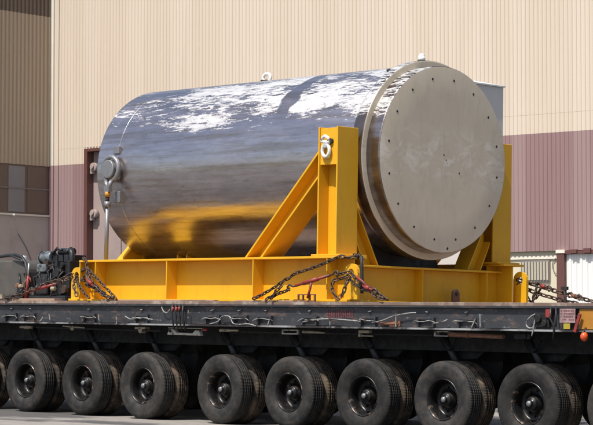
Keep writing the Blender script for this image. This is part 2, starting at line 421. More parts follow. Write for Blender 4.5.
# lower cream wall, set back under the cladding edge
lw = MB(); lw.box(DR, 27.18, .16, .4, ZG, 4.6); lw.box(33.3, UEND, .16, .4, ZG, 4.6)
hp(lw, 'base_wall', M['cream_wall'])
hp(MB().box(DR + .1, 27.1, .10, .157, 3.98, 4.10), 'wall_band', M['white_trim'])
win = hp(MB().box(25.44, 26.73, .09, .157, 3.12, 3.94), 'barred_window', M['bars'])
hp(MB().box(25.52, 26.65, .08, .088, 3.18, 3.88), 'glass', M['bars'], win)
mb = MB()
for k in range(9): mb.box(25.55 + k * .135, 25.60 + k * .135, .03, .078, 3.18, 3.88)
hp(mb, 'window_bars', M['cream_wall'], win)
hp(MB().tube([(27.0, .1, 4.0), (26.88, .1, 3.9), (26.85, .1, 3.65), (26.95, .1, 3.45), (27.08, .1, 3.4), (27.1, .1, 3.0), (27.1, .1, -1)], .018, 6), 'conduit', M['bars'])
# roller door at the right with brown frame
rd = hp(ribs(27.53, 33.0, ZG, 4.13, .24, .035, .02), 'roller_door', M['white_door'])
mb = MB(); mb.box(27.19, 27.52, -.14, .12, ZG, 4.17); mb.box(27.523, 33.3, -.12, .12, 4.14, 4.255); mb.box(33.01, 33.3, -.14, .1, ZG, 4.137)
hp(mb, 'door_frame', M['brown_trim'], rd)
hp(MB().box(27.17, 27.56, -.17, .1, 4.173, 4.30), 'frame_cap', M['white_trim'], rd)
for k in range(9): hp(MB().box(27.8 + k * .6, 28.1 + k * .6, -.2, -.123, 4.16, 4.30 + .03 * (k % 2)), 'lintel_bracket', M['brown_trim'], rd)
# wing that comes forward at the left (its face looks along +X')
WL = 26.0
def wingify(mb):   # x' along wall -> -y, y -> -x   (rotate a sheet so its ribs face +x)
    mb.v = [Vector((-v.y, -v.x, v.z)) for v in mb.v]; return mb
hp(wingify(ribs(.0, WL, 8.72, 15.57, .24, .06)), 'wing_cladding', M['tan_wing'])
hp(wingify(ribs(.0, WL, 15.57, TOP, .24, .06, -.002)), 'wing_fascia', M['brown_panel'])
wl = MB(); wl.box(-.3, -.02, -WL, 0, 6.44, 8.719)
hp(wl, 'wing_glazing_band', M['brown_panel'])
for (a, b) in ((.3, 1.45), (1.62, 2.62), (3.4, 4.6), (5.2, 6.4), (7.5, 8.7), (10, 11.2), (13, 14.2)):
    p = hp(MB().box(-.018, .004, -b, -a, 6.58, 8.64), 'wing_window', M['grey_glass'] if 1.5 < a < 2 or a in (5.2, 10) else M['brown_panel'])
hp(MB().box(-.018, .02, -WL, -.02, 7.62, 7.68), 'glazing_rail', M['bars'])
hp(MB().box(-.018, .06, -WL, -.02, 6.42, 6.50), 'wing_sill', M['white_trim'])
hp(MB().sphere((.12, -2.39, 6.42), .07), 'wall_lamp', M['white_metal'])
hp(MB().box(-.3, -.012, -WL, 0, ZG, 6.418), 'wing_base_wall', M['block'])
hp(MB().tube([(.01, -2.0, 5.6), (.01, -1.5, 5.0), (.01, -.9, 3.9), (.01, -.2, 3.0)], .02, 5), 'wall_crack', M['bars'])  # diagonal crack line of the block wall, drawn as a thin tube
# bodies and roofs behind the cladding so that the hall is closed
hp(MB().box(-.28, UEND, .41, 30, ZG, TOP - .01), 'hall_body', M['roofing'])
hp(MB().box(-16, -.31, -WL, 30, ZG, TOP - .01), 'hall_body', M['roofing'])
hp(MB().box(-16.4, UEND + .4, .3, 30.4, TOP + .01, TOP + .5), 'roof', M['roofing'])
hp(MB().box(-16.4, -.0, -WL, .29, TOP + .01, TOP + .5), 'roof', M['roofing'])

# ------------------------------------------------------------------ grey box unit beyond the trailer
bx = root('storage_silo', (2.4, 7.0, 0), 'tall flat-sided pale grey bin with a white roof cap just beyond the round steel lid', 'storage bin')
mb = MB((2.4, 7.0, 0)); mb.prism([(7.12, 0), (7.94, 0), (8.01, .08), (8.01, 5.622), (7.12, 5.622)], 'x', 1.2, 3.0); mb.build('body', M['cabinet'], bx)
mb = MB((2.4, 7.0, 0)); mb.prism([(3.03, 5.625), (3.03, 5.65), (2.1, 5.84), (1.17, 5.65), (1.17, 5.625)], 'y', 7.09, 8.035); mb.build('roof_cap', M['white_metal'], bx)

# ------------------------------------------------------------------ trailer
ZD = 1.745                       # deck top
X0, X1 = -4.3, 14.6
W = 4.06
trailer = root('heavy_haul_trailer', (5.0, 2.03, 0), 'long dark multi-wheel flatbed trailer under the yellow cradle, rusty deck edge', 'trailer')
TO = (5.0, 2.03, 0)
def tp(mb, name, mat, parent=None, bevel=0):
    return mb.build(name, mat, parent or trailer, None, bevel)
def TM(): return MB(TO)
mb = TM(); mb.box(X0, X1, .035, W - .035, 1.70, ZD)
tp(mb, 'deck', M['deck'], bevel=.004)
# side rails: channel section, web set back behind the flanges
for side in (0, 1):
    y = (lambda a: a) if side == 0 else (lambda a: W - a)
    def bx_(m, x0, x1, a, b, z0, z1): m.box(x0, x1, min(y(a), y(b)), max(y(a), y(b)), z0, z1)
    mb = TM(); bx_(mb, X0, X1, .05, .075, 1.418, 1.672); bx_(mb, X0, X1, 0, .2, 1.674, 1.697)
    tp(mb, 'side_rail', M['rail'], bevel=.003)
    mb = TM(); bx_(mb, X0, X1, -.004, .2, 1.388, 1.414); tp(mb, 'rail_flange', M['worn_edge'], bevel=.003)
mb = TM()
x = X0 + .2
while x < X1: mb.box(x, x + .09, .21, W - .21, 1.40, 1.69); x += .713
tp(mb, 'crossbeams', M['black'])
for yb in (.52, 1.5, 2.4, 3.38):
    tp(TM().box(X0 + .1, X1 - .1, yb, yb + .16, 1.12, 1.396), 'chassis_beam', M['black'])
tp(TM().box(X0 + .02, X0 + .05, .2, W - .2, 1.39, 1.695), 'end_plate', M['rail'])
tp(TM().box(X1 - .05, X1 - .02, .2, W - .2, 1.39, 1.695), 'end_plate', M['rail'])

# wheels
S = 1.4262; GAP = .2807
LINES = [k * S + (GAP if k >= 3 else 0) for k in range(-2, 10)]
tyre_prof = [(.045, .262), (.030, .285), (.016, .31), (.006, .35), (.000, .385), (.004, .40), (.001, .415), (.010, .452), (.026, .476), (.034, .486), (.046, .493),
             (.072, .497), (.074, .486), (.082, .486), (.084, .499), (.112, .5), (.114, .487), (.122, .487), (.124, .5), (.146, .5), (.148, .487), (.156, .487), (.158, .5), (.186, .499), (.188, .486), (.196, .486), (.198, .497),
             (.224, .493), (.236, .486), (.244, .476), (.260, .452), (.269, .40), (.27, .385), (.264, .35), (.254, .31), (.225, .262)]
def tyre_mesh(mat):
    return MB().lathe(tyre_prof, (0, 0, 0), 'y', 72).mesh('tyre', mat)
me_ty = tyre_mesh(M['rubber']); me_ty2 = tyre_mesh(M['rubber_dusty'])
rp = [(.040, .275), (.030, .268), (.030, .262), (.044, .252), (.060, .243), (.075, .236), (.15, .226), (.185, .218), (.20, .195), (.198, .13), (.17, .105), (.165, .09)]
mb = MB().lathe(rp, (0, 0, 0), 'y', 48)
mb.lathe([(.225, .262), (.235, .262), (.235, .24), (.205, .20)], (0, 0, 0), 'y', 48)
for k in range(10):
    a = 2 * math.pi * k / 10; mb.cyl((.16 * math.cos(a), .175, .16 * math.sin(a)), (.16 * math.cos(a), .205, .16 * math.sin(a)), .013, .013, 6, True, False)
me_rim = mb.mesh('rim', M['rim'])
rp2 = [(.040, .275), (.030, .268), (.034, .256), (.06, .243), (.075, .236), (.1, .22), (.105, .1), (.105, .02)]
me_rim2 = MB().lathe(rp2, (0, 0, 0), 'y', 40).mesh('rim', M['rim'])
mb = MB().lathe([(.2, .125), (.165, .12), (.155, .10), (.10, .088), (.085, .075), (.082, .05), (.065, .046), (.05, .04), (.048, .001)], (0, 0, 0), 'y', 24)
me_hub = mb.mesh('hub', M['rim'])
me_cap = MB().lathe([(.064, .038), (.046, .036), (.036, .028), (.033, .001)], (0, 0, 0), 'y', 16).mesh('hub_cap', M['hub'])
def child(name, me, parent, loc=(0, 0, 0), rot=None):
    o = bpy.data.objects.new(name, me); scene.collection.objects.link(o); o.parent = parent; o.location = loc
    if rot: o.rotation_euler = rot
    return o
rr = random.Random(3)
for li, lx in enumerate(LINES):
    for (yy, face, dusty) in ((.06, 1, 0), (.62, -1, 1), (3.44, 1, 1), (4.0, -1, 0)):
        w = child('wheel', me_ty if not dusty else me_ty2, trailer, (lx - TO[0], yy - TO[1], .494), (0, rr.uniform(0, 6.28), 0 if face == 1 else math.pi))
        if yy == .06: w.rotation_euler = (rr.uniform(-.012, .012), rr.uniform(0, 6.28), rr.uniform(-.03, .03))
        if not dusty:
            child('rim', me_rim, w); child('hub', me_hub, w); child('hub_cap', me_cap, w)
        else: child('rim', me_rim2, w)
    # axle, swing arm and turret, all black and in the shade of the deck
    tp(TM().cyl((lx, .3, .5), (lx, 3.8, .5), .075, .075, 14), 'axle', M['black'])
    for yy in (.98, 3.08):
        mb = TM()
        mb.prism([(lx - .12, .38), (lx + .12, .38), (lx + .34, .95), (lx + .30, 1.12), (lx + .02, 1.12), (lx - .16, .62)], 'y', yy - .09, yy + .09)
        mb.cyl((lx + .16, yy, 1.0), (lx + .16, yy, 1.39), .17, .2, 18)
        tp(mb, 'suspension_arm', M['black'])
    tp(TM().cyl((lx - .36, .52, 1.30), (lx - .10, .56, .86), .05, .05, 12), 'ram_barrel', M['hose'])
    tp(TM().cyl((lx - .10, .56, .86), (lx + .02, .58, .64), .026, .026, 10), 'ram_rod', M['hose'])
    tp(TM().tube([(lx - .44 + .34 * t, .46, 1.38 - .20 * math.sin(t * math.pi) - .10 * t) for t in [k / 10 for k in range(11)]], .011, 6), 'ram_hose', M['black'])
    mb = TM(); mb.prism([(lx - .28, 1.05), (lx - .22, 1.0), (lx + .12, 1.02), (lx + .30, 1.16), (lx + .36, 1.30), (lx + .30, 1.36), (lx - .28, 1.36)], 'y', .62, .70)
    tp(mb, 'bracket_plate', M['black'], bevel=.01)
# far curtain of chassis boxes that closes the view under the deck
mb = TM(); mb.box(X0 + .3, X1 - .3, 1.9, 2.16, .55, 1.12); tp(mb, 'keel_box', M['black'])

# fittings on the near rail
def rope(pts, r=.008, mat='cable', name='wire'):
    """smoothed tube in the rail plane; pts are (x, z[, y])"""
    P = [Vector((p[0], p[2] if len(p) > 2 else -.008, p[1])) for p in pts]; out = []
    for i in range(len(P) - 1):
        a = P[max(0, i - 1)]; b = P[i]; c = P[i + 1]; d = P[min(len(P) - 1, i + 2)]
        for t in (0, .25, .5, .75):
            out.append(.5 * ((2 * b) + (-a + c) * t + (2 * a - 5 * b + 4 * c - d) * t * t + (-a + 3 * b - 3 * c + d) * t ** 3))
    out.append(P[-1]); return tp(TM().tube(out, r, 6), name, M[mat])
def tie_pocket(x):
    p = TM(); p.box(x - .15, x - .118, .0, .052, 1.42, 1.55); p.box(x + .118, x + .15, .0, .052, 1.42, 1.55); p.box(x - .117, x + .117, .0, .03, 1.52, 1.55)
    o = tp(p, 'tie_pocket', M['rail'], bevel=.004)
    h = TM(); pts = [(x - .21, -.012, 1.475), (x - .17, -.014, 1.50), (x - .10, -.016, 1.505), (x, -.016, 1.498), (x + .10, -.016, 1.505), (x + .17, -.014, 1.495), (x + .21, -.012, 1.472)]
    rj = random.Random(int(x * 100)); pts = [(a, b, c + rj.uniform(-.014, .014)) for a, b, c in pts]; h.tube(pts, .0065, 6); tp(h, 'tie_bar', M['cable'], o)
    c = TM(); c.obox((x + rj.uniform(-.03, .03), .035, 1.62), (1, 0, rj.uniform(-.2, .2)), (0, 1, 0), (0, 0, 1), rj.uniform(.018, .034), .012, .005); tp(c, 'cleat', M['cable'], o)
for x in (-3.3, -1.6, -.32, .16, 1.66, 2.9, 4.47, 5.05, 5.55, 6.45, 7.56, 8.6, 9.3, 12.0, 13.2):
    tie_pocket(x)
def stake(x, z0=1.40, z1=1.66, lean=0.0, mat='cable'):
    tp(TM().obox((x, -.012, (z0 + z1) / 2), (1, 0, lean), (0, 1, 0), (-lean, 0, 1), .007, .006, (z1 - z0) / 2), 'stake', M[mat])
for x, a, b, l in ((.52, 1.41, 1.50, -1.1), (.72, 1.45, 1.54, .3), (1.93, 1.46, 1.55, .1), (2.36, 1.40, 1.53, 0), (5.68, 1.42, 1.52, -.5), (6.88, 1.40, 1.50, 0), (9.45, 1.42, 1.55, -.6), (9.56, 1.42, 1.60, .05), (8.10, 1.42, 1.60, 0), (3.98, 1.50, 1.62, 0)):
    stake(x, a, b, l)
rope([(2.55, 1.52), (2.68, 1.475), (2.86, 1.50), (3.02, 1.49), (3.22, 1.47), (3.38, 1.462)], .009)
rope([(4.45, 1.42), (4.62, 1.46), (4.7, 1.53), (4.86, 1.53), (4.93, 1.44), (5.05, 1.42), (5.25, 1.43), (5.42, 1.40)], .009)
rope([(6.35, 1.47), (6.6, 1.50), (6.85, 1.515), (7.1, 1.505), (7.45, 1.485)], .011)
rope([(7.66, 1.47), (7.85, 1.50), (8.05, 1.56), (8.32, 1.60), (8.45, 1.605)], .009)
rope([(8.75, 1.47), (8.9, 1.49), (9.0, 1.52)], .009)
# hose cluster at the third bay and hook
mb = TM()
for k, x in enumerate((3.62, 3.70, 3.78, 3.86)): mb.tube([(x, -.01, 1.69), (x + .01, -.03, 1.58), (x + .03, -.02, 1.45), (x + .02, .02, 1.33)], .014, 6)
tp(mb, 'brake_hoses', M['hose'])
mb = TM()
for k, x in enumerate((3.66, 3.74, 3.80)): mb.cyl((x, -.035, 1.60), (x + .005, -.035, 1.66), .016, .016, 8)
tp(mb, 'hose_couplings', M['red'])
rope([(3.38, 1.66), (3.42, 1.60), (3.50, 1.575), (3.56, 1.62)], .008)
# faded red marking, unreadable, on the rail: strokes of eight worn characters
mb = TM(); rs = random.Random(5)
for k in range(8):
    cx = 6.76 + k * .068
    for (dx0, dx1, dz0, dz1) in rs.sample([(-.024, -.012, -.05, .05), (.012, .024, -.05, .05), (-.012, .012, .038, .05), (-.012, .012, -.006, .006), (-.012, .012, -.05, -.038)], 4):
        mb.box(cx + dx0, cx + dx1, .0445, .0485, 1.58 + dz0, 1.58 + dz1)
tp(mb, 'faded_marking', M['red_text'])
# plumbing and brackets hanging below the rail
def under(name, mat, *boxes, cyls=(), bevel=.006):
    mb = TM()
    for b in boxes: mb.box(*b)
    for c in cyls: mb.cyl(*c)
    return tp(mb, name, M[mat], bevel=bevel)
under('valve', 'tan_metal', (-.17, -.02, .16, .24, 1.30, 1.352), cyls=(((-.24, .15, 1.33), (.06, .15, 1.33), .022, .022, 10),))
under('latch', 'tan_metal', (.92, 1.12, .10, .18, 1.345, 1.362), cyls=(((.88, .13, 1.355), (1.42, .13, 1.335), .014, .014, 8), ((1.12, .11, 1.33), (1.12, .15, 1.33), .04, .04, 12)))
under('valve', 'tan_metal', (2.62, 2.86, .12, .22, 1.33, 1.362), cyls=(((2.74, .12, 1.315), (2.74, .22, 1.315), .045, .045, 12),))
mb = TM(); mb.prism([(3.36, 1.255), (3.40, 1.34), (3.50, 1.345), (3.56, 1.29), (3.92, 1.285), (3.98, 1.33), (4.06, 1.325), (4.10, 1.25)], 'y', .12, .19)
br = tp(mb, 'hanger_bracket', M['pale_bracket'], bevel=.01)
tp(TM().cyl((3.44, .10, 1.31), (3.44, .12, 1.31), .022, .022, 10), 'bolt', M['black'], br)
tp(TM().box(3.36, 4.12, .14, .17, 1.35, 1.362), 'bracket_rail', M['pale_bracket'], br)
under('gladhand', 'red', cyls=(((4.16, .1, 1.335), (4.27, .1, 1.34), .022, .022, 8),))
under('valve', 'tan_metal', (4.50, 4.72, .12, .18, 1.315, 1.355), cyls=(((4.5, .13, 1.34), (4.9, .13, 1.335), .016, .016, 8),))
mb = TM(); mb.box(5.80, 6.12, .12, .15, 1.345, 1.36); mb.box(5.80, 6.12, .12, .15, 1.295, 1.31); mb.box(5.80, 5.82, .12, .15, 1.3105, 1.3445); mb.box(6.1, 6.12, .12, .15, 1.3105, 1.3445)
tp(mb, 'slotted_link', M['pale_bracket'])
mb = TM(); mb.cyl((6.18, .16, 1.335), (6.62, .16, 1.325), .02, .012, 10); tp(mb, 'pipe', M['tan_metal'])
under('latch', 'tan_metal', (7.30, 7.50, .10, .16, 1.33, 1.37), (7.30, 7.34, .10, .15, 1.28, 1.327), (7.36, 7.56, .10, .14, 1.285, 1.30))
under('pipe', 'black', cyls=(((.2, .14, 1.33), (3.2, .14, 1.31), .018, .018, 8), ((4.9, .17, 1.32), (8.6, .17, 1.32), .016, .016, 8)))
mb = TM(); mb.cyl((8.9, .14, 1.335), (9.82, .14, 1.315), .032, .028, 14); mb.cyl((9.2, .14, 1.33), (9.24, .14, 1.329), .042, .042, 14)
rp_ = tp(mb, 'drain_pipe', M['rust'])
mb = TM(); mb.box(8.66, 8.9, .11, .17, 1.36, 1.372); mb.box(8.66, 8.9, .11, .17, 1.305, 1.317); mb.box(8.66, 8.70, .11, .17, 1.3175, 1.3595); tp(mb, 'pipe_clamp', M['pale_bracket'], rp_)
under('valve', 'black', (10.02, 10.28, .10, .20, 1.29, 1.36), cyls=(((10.2, .08, 1.33), (10.2, .1, 1.33), .03, .03, 10),))
# brass-brown cover on the web between bays and cluster near the right end
mb = TM(); mb.box(7.95, 8.14, .02, .048, 1.425, 1.50); mb.cyl((7.78, .03, 1.46), (8.12, .03, 1.46), .022, .022, 8); tp(mb, 'rusty_tube', M['rust'])
mb = TM(); mb.box(10.42, 10.66, .0, .049, 1.44, 1.62); mb.cyl((10.5, -.03, 1.55), (10.5, .0, 1.55), .05, .05, 14); mb.cyl((10.6, -.03, 1.49), (10.6, .0, 1.49), .04, .04, 12)
tp(mb, 'valve_box', M['black'], bevel=.008)
rope([(10.45, 1.60), (10.38, 1.57), (10.31, 1.50), (10.33, 1.44), (10.40, 1.43), (10.44, 1.48), (10.45, 1.55), (10.43, 1.44), (10.40, 1.33)], .010)
mb = TM(); mb.tube([(10.70, -.01, 1.68), (10.70, -.03, 1.56), (10.76, -.02, 1.46), (10.75, -.02, 1.30)], .012, 6); mb.tube([(10.78, -.01, 1.68), (10.80, -.03, 1.55), (10.79, -.02, 1.45)], .010, 6); tp(mb, 'brake_hoses', M['hose'])
mb = TM(); mb.box(10.62, 10.70, -.02, .02, 1.56, 1.66); tp(mb, 'marker_block', M['red'], bevel=.005)
pl = tp(TM().box(10.84, 11.08, -.012, -.0045, 1.50, 1.672), 'placard', M['placard'])
mb = TM(); rs = random.Random(9)
for r_ in range(4):
    x = 10.855
    while x < 11.05:
        wd = rs.uniform(.012, .03)
        if rs.random() < .8: mb.box(x, min(x + wd, 11.065), -.0145, -.0125, 1.64 - r_ * .036, 1.652 - r_ * .036)
        x += wd + .008
tp(mb, 'placard_marks', M['red_text'], pl)
tp(TM().box(10.90, 11.0, -.012, -.0045, 1.425, 1.492), 'yellow_label', M['yellow_tag'])
tp(TM().box(11.12, 14.4, .02, .046, 1.425, 1.67), 'ochre_panel', M['ochre'])
mb = TM(); mb.obox((11.13, -.03, 1.50), (1, 0, -.35), (0, 1, 0), (.35, 0, 1), .022, .012, .12); lv = tp(mb, 'release_lever', M['red'], bevel=.006)
lp = tp(TM().sphere((11.22, -.01, 1.335), .05, 14, (1, 1, 1.15)), 'marker_lamp', M['lamp_red'])
tp(TM().cyl((11.22, .0, 1.38), (11.22, .03, 1.44), .02, .02, 8), 'lamp_stem', M['black'], lp)

# dunnage between cradle and deck: part of what the cradle stands on
for i, (a, b) in enumerate(((.75, 1.75), (2.9, 4.1), (4.9, 6.15), (8.1, 9.4))):
    pass

# ------------------------------------------------------------------ yellow cradle
CO = (4.0, 2.03, ZD)
CY0, CY1 = .15, 3.91            # outer flange edges
cradle = root('transport_cradle', CO, 'yellow welded steel cradle carrying the big steel cask on the trailer deck', 'cradle')
def CM(): return MB(CO)
def cp(mb, name, parent=None, mat='yellow', bevel=.005): return mb.build(name, M[mat], parent or cradle, None, bevel)
ZB = ZD + .004; ZT = 2.372
def Y(a, side): return a if side == 0 else W - a
def ybox(m, side, x0, x1, a, b, z0, z1): m.box(x0, x1, min(Y(a, side), Y(b, side)), max(Y(a, side), Y(b, side)), z0, z1)
BX0, BX1 = .97, 6.98
for side in (0, 1):
    mb = CM()
    ybox(mb, side, BX0, BX1 + .05, .15, .60, ZB, ZB + .032)               # bottom flange
    ybox(mb, side, BX0 + .25, BX1 - .02, .15, .60, ZT - .032, ZT)      # top flange
    ybox(mb, side, BX0 + .24, BX1 - .04, .362, .388, ZB + .033, ZT - .033) # web
    beam = cp(mb, 'side_beam')
    for x in (1.60, 3.27, 5.14, 6.62):
        mb = CM(); ybox(mb, side, x, x + .018, .155, .361, ZB + .033, ZT - .033); ybox(mb, side, x, x + .018, .389, .595, ZB + .033, ZT - .033)
        cp(mb, 'stiffener', beam, bevel=.002)
    mb = CM(); ybox(mb, side, 1.225, 1.243, .155, .36, ZB + .033, ZT - .033); cp(mb, 'stiffener', beam, bevel=.002)
    # lashing eyes on the ends
    for xc, sg in ((7.05 if side == 0 else 6.97, 1), (1.10, -1)):
        mb = CM(); y0, y1 = sorted((Y(.20, side), Y(.25, side)))
        pts = []
        h = .36
        for k in range(13):
            a = math.pi * k / 12; pts.append((xc + .125 * math.cos(a), ZB + .033 + h + .125 * math.sin(a)))
        pts += [(xc - .125, ZB + .033), (xc + .125, ZB + .033)]
        # plate with a real hole: ring strips
        hole = [(xc + .05 * math.cos(2 * math.pi * k / 12), ZB + .033 + h + .05 * math.sin(2 * math.pi * k / 12)) for k in range(12)]
        mb.box(xc - .125, xc + .125, y0, y1, ZB + .033, ZB + h - .06)
        outer = [(xc + .125 * math.cos(2 * math.pi * k / 16), ZB + .033 + h + .125 * math.sin(2 * math.pi * k / 16)) for k in range(16)]
        outer = [(px, pz) if pz > ZB + .033 + h - 1e-6 else (xc + math.copysign(.125, px - xc) if abs(px - xc) > .06 else px, ZB + h - .06) for px, pz in outer]
        inner = [(xc + .055 * math.cos(2 * math.pi * k / 16), ZB + .033 + h + .055 * math.sin(2 * math.pi * k / 16)) for k in range(16)]
        vs = [(p[0], y0, p[1]) for p in outer] + [(p[0], y0, p[1]) for p in inner] + [(p[0], y1, p[1]) for p in outer] + [(p[0], y1, p[1]) for p in inner]
        fs = []
        for k in range(16):
            j = (k + 1) % 16
            fs += [(k, j, 16 + j, 16 + k), (32 + k, 48 + k, 48 + j, 32 + j), (k, 32 + k, 32 + j, j), (16 + k, 16 + j, 48 + j, 48 + k)]
        mb.add(vs, fs); cp(mb, 'lashing_eye', beam, bevel=0)
    # post: H section standing on a base plate
    mb = CM(); ZP = 4.15
    ybox(mb, side, 6.373, 6.398, .205, .61, ZT + .028, ZP); ybox(mb, side, 6.728, 6.753, .205, .61, ZT + .028, ZP); ybox(mb, side, 6.399, 6.727, .395, .42, ZT + .028, ZP - .01)
    post = cp(mb, 'post')
    mb = CM(); ybox(mb, side, 6.30, 6.90, .17, .66, ZT + .001, ZT + .026); cp(mb, 'base_plate', post)
    mb = CM(); ybox(mb, side, 6.4, 6.726, .225, .25, 3.63, 4.135); ybox(mb, side, 6.4, 6.726, .251, .394, 3.63, 3.65); ybox(mb, side, 6.4, 6.726, .251, .394, 4.1, 4.115); cp(mb, 'bearing_plate', post, bevel=.003)
    # raking brace along the beam, I section lying in the XZ plane
    mb = CM()
    def rake(xa, za, xb, zb, a0, a1, th):
        d = Vector((xb - xa, 0, zb - za)).normalized(); nrm = Vector((d.z, 0, -d.x)) * th
        p = [(xa, za), (xb, zb), (xb + nrm.x, zb + nrm.z), (xa + nrm.x, za + nrm.z)]
        mb.prism(p, 'y', min(Y(a0, side), Y(a1, side)), max(Y(a0, side), Y(a1, side)))
    ZF = ZT + .001
    def clip(xa, za, xb, zb, a0, a1, th):   # horizontal-cut strip between beam top and post face
        mb.prism([(xa, ZF), (xa + th, ZF), (6.3725, zb - th * (zb - za) / (xb - xa)), (6.3725, zb)], 'y', min(Y(a0, side), Y(a1, side)), max(Y(a0, side), Y(a1, side)))
    clip(4.92, ZF, 6.372, 3.82, .205, .61, .04)
    clip(5.24, ZF, 6.372, 3.48, .205, .61, .04)
    mb.prism([(4.962, ZF), (5.239, ZF), (6.3725, 3.479), (6.3725, 3.779)], 'y', min(Y(.395, side), Y(.42, side)), max(Y(.395, side), Y(.42, side)))
    cp(mb, 'raking_brace', bevel=.002)
    # cross brace from post to end beam, in the YZ plane
    mb = CM()
    for (x0, x1, o0, o1) in ((6.42, 6.70, 0, .025), (6.42, 6.70, .27, .295), (6.55, 6.575, .0255, .2695)):
        q = [(.611, 3.15 - o0 * 1.68), (.611, 3.15 - o1 * 1.68), (1.10 - o1, 2.274), (1.10 - o0, 2.274)]
        q = [(Y(a, side), z) for a, z in q]; mb.prism(q, 'x', x0, x1)
    mb.box(6.40, 6.42, 0, 0.0001, 3, 3.0001) if False else None
    cp(mb, 'cross_brace', bevel=.002)
# cross beams at both ends
for (xc, zt, nm) in ((6.56, 2.268, 1), (1.95, 2.30, 0), (1.0, 2.372, 0)):
    mb = CM(); mb.box(xc - .2, xc + .2, .605, W - .605, ZB, ZB + .03); mb.box(xc - .2, xc + .2, .605, W - .605, zt - .03, zt); mb.box(xc + .02, xc + .045, .605, W - .605, ZB + .031, zt - .031)
    if nm: mb.box(xc - .2, xc + .2, .392, .604, zt - .03, zt - .002); mb.box(xc - .2, xc + .2, W - .604, W - .392, zt - .03, zt - .002)
    cb_ = cp(mb, 'cross_beam')
    if nm:
        for yy in (1.95, 3.33):
            cp(CM().box(xc + .046, xc + .19, yy, yy + .018, ZB + .031, zt - .031), 'stiffener', cb_, bevel=.002)
        mb = CM(); pts = [(2.62 + .075 * math.cos(math.pi * k / 8), ZB + .03 + .13 + .075 * math.sin(math.pi * k / 8)) for k in range(9)] + [(2.545, ZB + .03), (2.695, ZB + .03)]
        mb.prism(pts, 'x', xc + .201, xc + .235); cp(mb, 'small_lug', cb_, 'rust')
        cp(CM().cyl((xc + .236, 2.62, ZB + .16), (xc + .237, 2.62, ZB + .16), .03, .03, 10), 'lug_hole', cb_, 'dark_bolt', 0)
# curved saddle near the far end
YC, ZC, RC = 2.028, 3.795, 1.36
def saddle(x0, x1):
    arc = [(YC + (RC + .004) * math.sin(R(-18 + 36 * k / 14)), ZC - (RC + .004) * math.cos(R(-18 + 36 * k / 14))) for k in range(15)]
    m = CM(); m.prism(arc + [(arc[-1][0], 2.301), (arc[0][0], 2.301)], 'x', x0, x1); return m
def pad(x0, x1, a0):
    arc = [(YC + (RC + .004) * math.sin(R(-a0 + 2 * a0 * k / 16)), ZC - (RC + .004) * math.cos(R(-a0 + 2 * a0 * k / 16))) for k in range(17)]
    m = CM(); m.prism(arc + [(arc[-1][0] + .12, 2.30), (arc[-1][0] + .12, ZB), (arc[0][0] - .12, ZB), (arc[0][0] - .12, 2.30)], 'x', x0, x1); return m
cp(pad(5.9, 6.3, 27), 'rubber_pad_block', None, 'hose', .0)
cp(saddle(1.83, 1.855), 'saddle_plate', bevel=0)
cp(saddle(2.05, 2.075), 'saddle_plate', bevel=0)
# end stop behind the cask: sloping flange over a web, sunlit on its near slope
es = CM(); es.prism([(1.20, 2.374), (1.62, 2.79), (W - 1.62, 2.79), (W - 1.20, 2.374)], 'x', .885, .91)
es = cp(es, 'end_stop', bevel=.002)
mb = CM(); q = [(1.17, 2.374), (1.205, 2.374), (1.63, 2.795), (1.615, 2.815)]
for side in (0, 1): mb.prism([(Y(a, side), z) for a, z in q], 'x', .82, .955)
mb.box(.82, .955, 1.632, W - 1.632, 2.795, 2.815)
cp(mb, 'stop_flange', es, bevel=.002)
for side in (0, 1):
    mb = CM(); ybox(mb, side, .911, .953, 1.66, 1.72, 2.374, 2.79); cp(mb, 'stop_rib', es, bevel=.002)

# ------------------------------------------------------------------ cask
KO = (.958, YC, ZC)
cask = root('steel_cask', (3.9, YC, ZC - RC), 'huge polished steel cylinder with a flat round bolted lid, lying in the yellow cradle', 'cask')
def kp(prof, name, mat, n=128, parent=None, caps=True):
    mb = MB(KO)
    mb.lathe(prof, (0, YC, ZC), 'x', n)
    return mb.build(name, M[mat], parent or cask, Vector(KO) - Vector((3.9, YC, ZC - RC)))
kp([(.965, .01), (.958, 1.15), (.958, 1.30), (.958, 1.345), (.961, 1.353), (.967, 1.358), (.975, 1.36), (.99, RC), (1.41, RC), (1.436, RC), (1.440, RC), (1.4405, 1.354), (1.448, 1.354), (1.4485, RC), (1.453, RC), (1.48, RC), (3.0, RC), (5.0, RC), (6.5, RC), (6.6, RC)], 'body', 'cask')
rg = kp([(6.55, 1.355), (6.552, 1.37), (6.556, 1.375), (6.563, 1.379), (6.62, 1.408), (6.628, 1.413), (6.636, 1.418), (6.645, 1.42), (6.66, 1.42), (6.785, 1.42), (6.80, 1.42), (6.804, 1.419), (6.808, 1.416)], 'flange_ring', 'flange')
kp([(6.8081, 1.4155), (6.8105, 1.41), (6.811, 1.40), (6.811, 1.323)], 'flange_face', 'machined')
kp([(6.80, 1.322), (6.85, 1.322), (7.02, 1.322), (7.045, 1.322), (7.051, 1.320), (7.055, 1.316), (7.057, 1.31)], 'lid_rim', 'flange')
lid = kp([(7.0575, 1.312), (7.0595, 1.30), (7.06, .9), (7.06, .5), (7.06, .001)], 'lid', 'machined')
for k in range(16):
    a = 2 * math.pi * (k + .5) / 16 + R(2)
    mb = MB(KO); yy = YC + 1.15 * math.cos(a); zz = ZC + 1.15 * math.sin(a)
    mb.lathe([(7.0605, .018), (7.0645, .017), (7.0645, .012), (7.062, .010), (7.062, .0005)], (0, yy, zz), 'x', 10)
    mb.build('bolt', M['dark_bolt'], lid, None)
